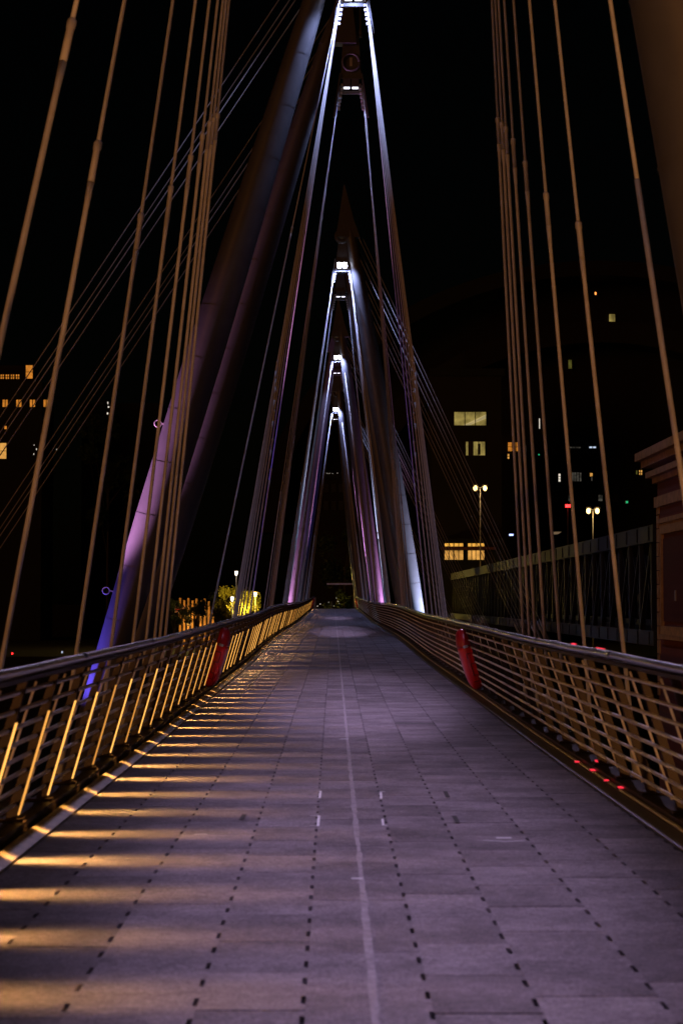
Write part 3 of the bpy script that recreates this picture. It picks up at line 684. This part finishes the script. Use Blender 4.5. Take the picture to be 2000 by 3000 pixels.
# --- centre: dim brick building and lit belfry beyond the end of the bridge
D = 320
cb = facade('brick_mansion','dim brown brick building straight ahead beyond the end of the deck','building',900,1040,1395,1900,D,darkb)
MB().box(at(895,0,D).x,at(1045,0,D).x,D-.5,D-.003,at(0,1402,D).z,at(0,1386,D).z).build('roof_edge', dark, cb)
for k in range(5): window(cb,928+22*k,938+22*k,1470,1492,D,framem,2,2)
for k in range(5): window(cb,928+22*k,938+22*k,1420,1440,D,framem,2,2)
lamps = MB()
for k,px in enumerate((907,912,957,962,966,974,988)):
    light('eaves_lamp','tiny white eaves lamp in the row on the dim brick building','lamp',px,1386+k%2,D-.6,G['white'],.07,.07,'eaves lamps on the brick building')
D = 345
bf = facade('belfry','narrow stone belfry lit amber from within above the dim brick building','tower',994,1014,1300,1900,D,pale,4)
window(bf,1000,1006,1322,1337,D,G['gold'],1,1); window(bf,1000,1005,1340,1350,D,G['gold'],1,1); window(bf,1000,1006,1316,1320,D,G['amber'],2,1)
a = at(1004,1283,D); b = at(994,1299,D); q_ = at(1014,1299,D); MB().add([(b.x,D,b.z),(q_.x,D,b.z),(q_.x,D+4,b.z),(b.x,D+4,b.z),(a.x,D+2,a.z)],[(0,1,4),(1,2,4),(2,3,4),(3,0,4),(0,3,2,1)]).build('spire', dark, bf)
# --- end of the bridge: beam, posts, landing
ld = MB().box(-3.2,3.2,224.1,236,-4.6,1.02).build('landing', mat('landing_paving',(.12,.11,.1),.8,0,.3,1)); struct(ld)
gate = thing('overhead_gantry','pale horizontal gantry beam over the far end of the walkway','gantry')
a = at(957,1711,226); b = at(1036,1711,226); MB().bar(a,b,.16,.2).build('beam', M['white'], gate); MB().bar((b.x,226,1.0),(b.x,226,b.z+.1),.16).build('post', M['darksteel'], gate)
for nm, px, h in (('bollard',971,.85),):
    p = at(px,1783,227); t = thing('bollard','slim bollard standing in the middle of the far end of the deck','bollard', None, (p.x,227,1.02)); MB().tube([(0,0,0),(0,0,h)], .06, 8).build('shaft', M['kerb'], t); MB().tube([(0,0,h),(0,0,h+.06)], [.08,.05], 8).build('cap', M['kerb'], t)
for sg, lab in ((-1,'end post closing the lit parapet at the far landing'),(1,'end post closing the unlit parapet at the far landing')):
    t = thing('end_post', lab, 'post', 'parapet end posts', (sg*2.25,224.6,1.02)); MB().box(-.13,.13,-.13,.13,0,1.25).build('shaft', M['kerb'], t); MB().box(-.17,.17,-.17,.17,1.25,1.32).build('cap', M['kerb'], t)

# ------------------------------------------------------------------ trees
barkm = mat('tree_bark', (.06,.045,.03), .9, 0, .3, 4)
leafA = mat('plane_leaf', (.22,.20,.03), .6, 0, .4, .8); leafB = mat('dark_leaf', (.035,.05,.018), .7, 0, .4, .8)
def tree(label, x, y, h, R, leafm, n=1600, leaf=.28, seed=1, group='trees on the embankment', z0=-4.5):
    r = random.Random(seed); t = thing('tree', label, 'tree', group, (x,y,z0))
    mb = MB(); pts = [(0,0,0),(r.uniform(-.2,.2),0,h*.3),(r.uniform(-.4,.4),r.uniform(-.3,.3),h*.62)]
    mb.tube(pts, [.28,.2,.11], 8)
    cl = []
    for i in range(9):
        a = r.uniform(0,6.28); q = R*r.uniform(.25,.85); e = (math.cos(a)*q, math.sin(a)*q, h*r.uniform(.5,.95)); s = (pts[1][0],0,h*r.uniform(.28,.6))
        m = tuple((s[k]+e[k])/2+r.uniform(-.3,.3) for k in range(3)); mb.tube([s,m,e], [.09,.06,.025], 5); cl.append((e, R*r.uniform(.28,.5)))
    mb.build('trunk', barkm, t)
    lv = MB()
    for i in range(n):
        c, q = r.choice(cl); d = Vector((r.gauss(0,1),r.gauss(0,1),r.gauss(0,.8))); d = d.normalized()*q*r.uniform(.3,1.05)
        p = Vector(c)+d; u = Vector((r.gauss(0,1),r.gauss(0,1),r.gauss(0,1))).normalized(); w = u.orthogonal().normalized(); s = leaf*r.uniform(.6,1.3)
        lv.add([p-u*s, p-w*s*.45, p+u*s, p+w*s*.45], [(0,1,2,3)])
    lv.build('crown', leafm, t); return t
def treeat(label, px, pytop, d, R, leafm, **k):
    p = at(px,pytop,d); return tree(label, p.x, d, p.z+4.5, R, leafm, **k)
treeat('broad tree glowing yellow green around the lamp beside the footbridge',727,1716,262,3.0,leafA,n=4200,seed=4,leaf=.20)
treeat('thinner tree left of the glowing one, screening two street lanterns',668,1722,266,2.6,leafA,n=2400,seed=5,leaf=.20)
treeat('dark tree between the gold house and the lanterns',640,1735,272,1.8,leafB,n=900,seed=6,leaf=.22)
treeat('dark tree standing before the gold stone house',575,1748,276,1.7,leafB,n=900,seed=7,leaf=.22)
treeat('dark tree at the edge of the gold stone house by the mast',512,1752,274,1.6,leafB,n=800,seed=8,leaf=.22)
treeat('dark tree beyond the end of the deck with small lights behind it',985,1730,268,2.2,leafB,n=1200,seed=9,leaf=.22)
treeat('big dark tree by the dim brick building',1010,1520,292,4.5,leafB,n=2200,seed=10,leaf=.35)
treeat('big dark tree screening a white lamp on the terrace building',318,1160,325,6,leafB,n=2600,seed=11,leaf=.45)
for k,(px,py) in enumerate(((930,1776),(938,1770),(946,1773),(952,1779),(963,1765),(968,1774),(985,1752),(990,1762),(994,1770),(978,1776))):
    light('twinkling_light','tiny warm light glinting through leaves at the end of the deck','light',px,py,300,G['white'],.12,.1,'lights glinting through the leaves')
bush = thing('bush','small green bush beside the end post of the unlit parapet','bush',None,(at(1022,1780,228).x,228,1.0))
lv = MB(); r = random.Random(2)
for i in range(500):
    d = Vector((r.gauss(0,.22),r.gauss(0,.25),abs(r.gauss(.45,.3)))); u = Vector((r.gauss(0,1),r.gauss(0,1),r.gauss(0,1))).normalized(); w = u.orthogonal()
    lv.add([d-u*.08,d-w*.04,d+u*.08,d+w*.04],[(0,1,2,3)])
lv.build('foliage', mat('bush_leaf',(.03,.12,.03),.6,0,.3,3), bush); MB().tube([(0,0,0),(0,0,.5)],.03,5).build('stem', barkm, bush)
# lanterns on posts among the trees
def lantern(label, px, py, d, m, e, col):
    p = at(px,py,d); t = thing('street_lantern', label, 'street lantern', 'street lanterns among the trees', (p.x,d,-4.5)); h = p.z+4.5
    MB().tube([(0,0,0),(0,0,h*.3),(0,0,h-.3)], [.11,.07,.05], 8).build('post', framem, t)
    mb = MB(); n = 6
    for i in range(n):
        a = 2*math.pi*i/n; mb.bar((.13*math.cos(a),.13*math.sin(a),h-.3),(.24*math.cos(a),.24*math.sin(a),h+.28),.03)
    mb.tube([(0,0,h+.28),(0,0,h+.45)], [.3,.04], 6); mb.tube([(0,0,h-.34),(0,0,h-.3)], .15, 6); cg = mb.build('lantern_cage', framem, t)
    MB().tube([(0,0,h-.28),(0,0,h+.26)], [.11,.21], 6).build('glass', m, cg)
    point('lantern_light', (p.x,d-.5,p.z), e, col, .2)
lw = glow('white_lantern', (1,.86,.72), 5); ly = glow('yellow_lantern', (1,.72,.22), 8)
lantern('white street lantern high above the trees by the dark stays',692,1680,256,lw,150,(1,.85,.65))
lantern('white street lantern low among the trees',680,1755,256,lw,400,(1,.8,.5))
lantern('yellow street lantern inside the glowing tree crown',748,1742,258.5,ly,2600,(1,.68,.12))
point('lantern_light', at(716,1768,259), 2600, (1,.68,.10), .2)
SCR=('topmost white lamp behind leaves of the big dark tree','middle white lamp behind leaves of the big dark tree','lowest white lamp behind leaves of the big dark tree','upper white lamp of a leaf hidden row by the hotel','tall middle lamp of a leaf hidden row by the hotel','lowest lamp of a leaf hidden row by the hotel','amber lamp behind leaves beside the leaning second mast')
# lamp seen through leaves on the terrace building, lights on the water
for k,(px,py,w,h,m) in enumerate(((316,1180,.3,.7,'white'),(318,1192,.5,.4,'white'),(315,1211,.45,.6,'white'),(100,1304,.25,.2,'white'),(107,1316,.2,.6,'white'),(99,1330,.2,.5,'white'),(588,1430,.5,.5,'amber'))):
    light('screened_lamp',SCR[k],'lamp',px,py,318,G[m],w*.5,h*.5,'lamps half hidden by leaves')
light('navigation_light','red navigation light low over the water left of the mast','navigation light',36,1915,150,G['red'],.10,.10)
light('navigation_light','bluish white navigation light low over the water left of the mast','navigation light',182,1911,150,G['cool'],.10,.14)
light('tail_light','tiny red lamp between the distant stays and the glowing tree','lamp',804,1716,250,G['red'],.1,.1)
# glowing lozenges added in place of red light glints at the unlit parapet foot
redm = glow('red_glint_glow', (1,.03,.06), 1.1)
NM=('farthest red glint of the low row at the unlit parapet foot','second farthest red glint, long, at the unlit parapet foot','small round red glint midway in the low row at parapet foot','nearest red glint of the low row at the unlit parapet foot','longest red glint up on the bottom beam of the unlit parapet','short red glint up on the bottom beam, nearest the viewer')
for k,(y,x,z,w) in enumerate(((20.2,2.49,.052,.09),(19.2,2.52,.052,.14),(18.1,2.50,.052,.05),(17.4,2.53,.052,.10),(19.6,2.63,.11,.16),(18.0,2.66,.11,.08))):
    t = thing('red_glint',NM[k],'red glint','red glints at the parapet foot',(x,y*1.075,z))
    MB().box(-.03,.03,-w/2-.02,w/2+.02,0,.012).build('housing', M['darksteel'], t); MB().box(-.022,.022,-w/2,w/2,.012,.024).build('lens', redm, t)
for y,L,lab in ((18.9,.5,'longer added red glint along the outer side of the unlit handrail'),(21.0,.3,'shorter added red glint along the outer side of the unlit handrail')):  # glowing strips added in place of red glints on the handrail
    t = thing('red_glint_strip',lab,'red glint','red glints along the handrail',(2.375,y,zf(y)+1.35))
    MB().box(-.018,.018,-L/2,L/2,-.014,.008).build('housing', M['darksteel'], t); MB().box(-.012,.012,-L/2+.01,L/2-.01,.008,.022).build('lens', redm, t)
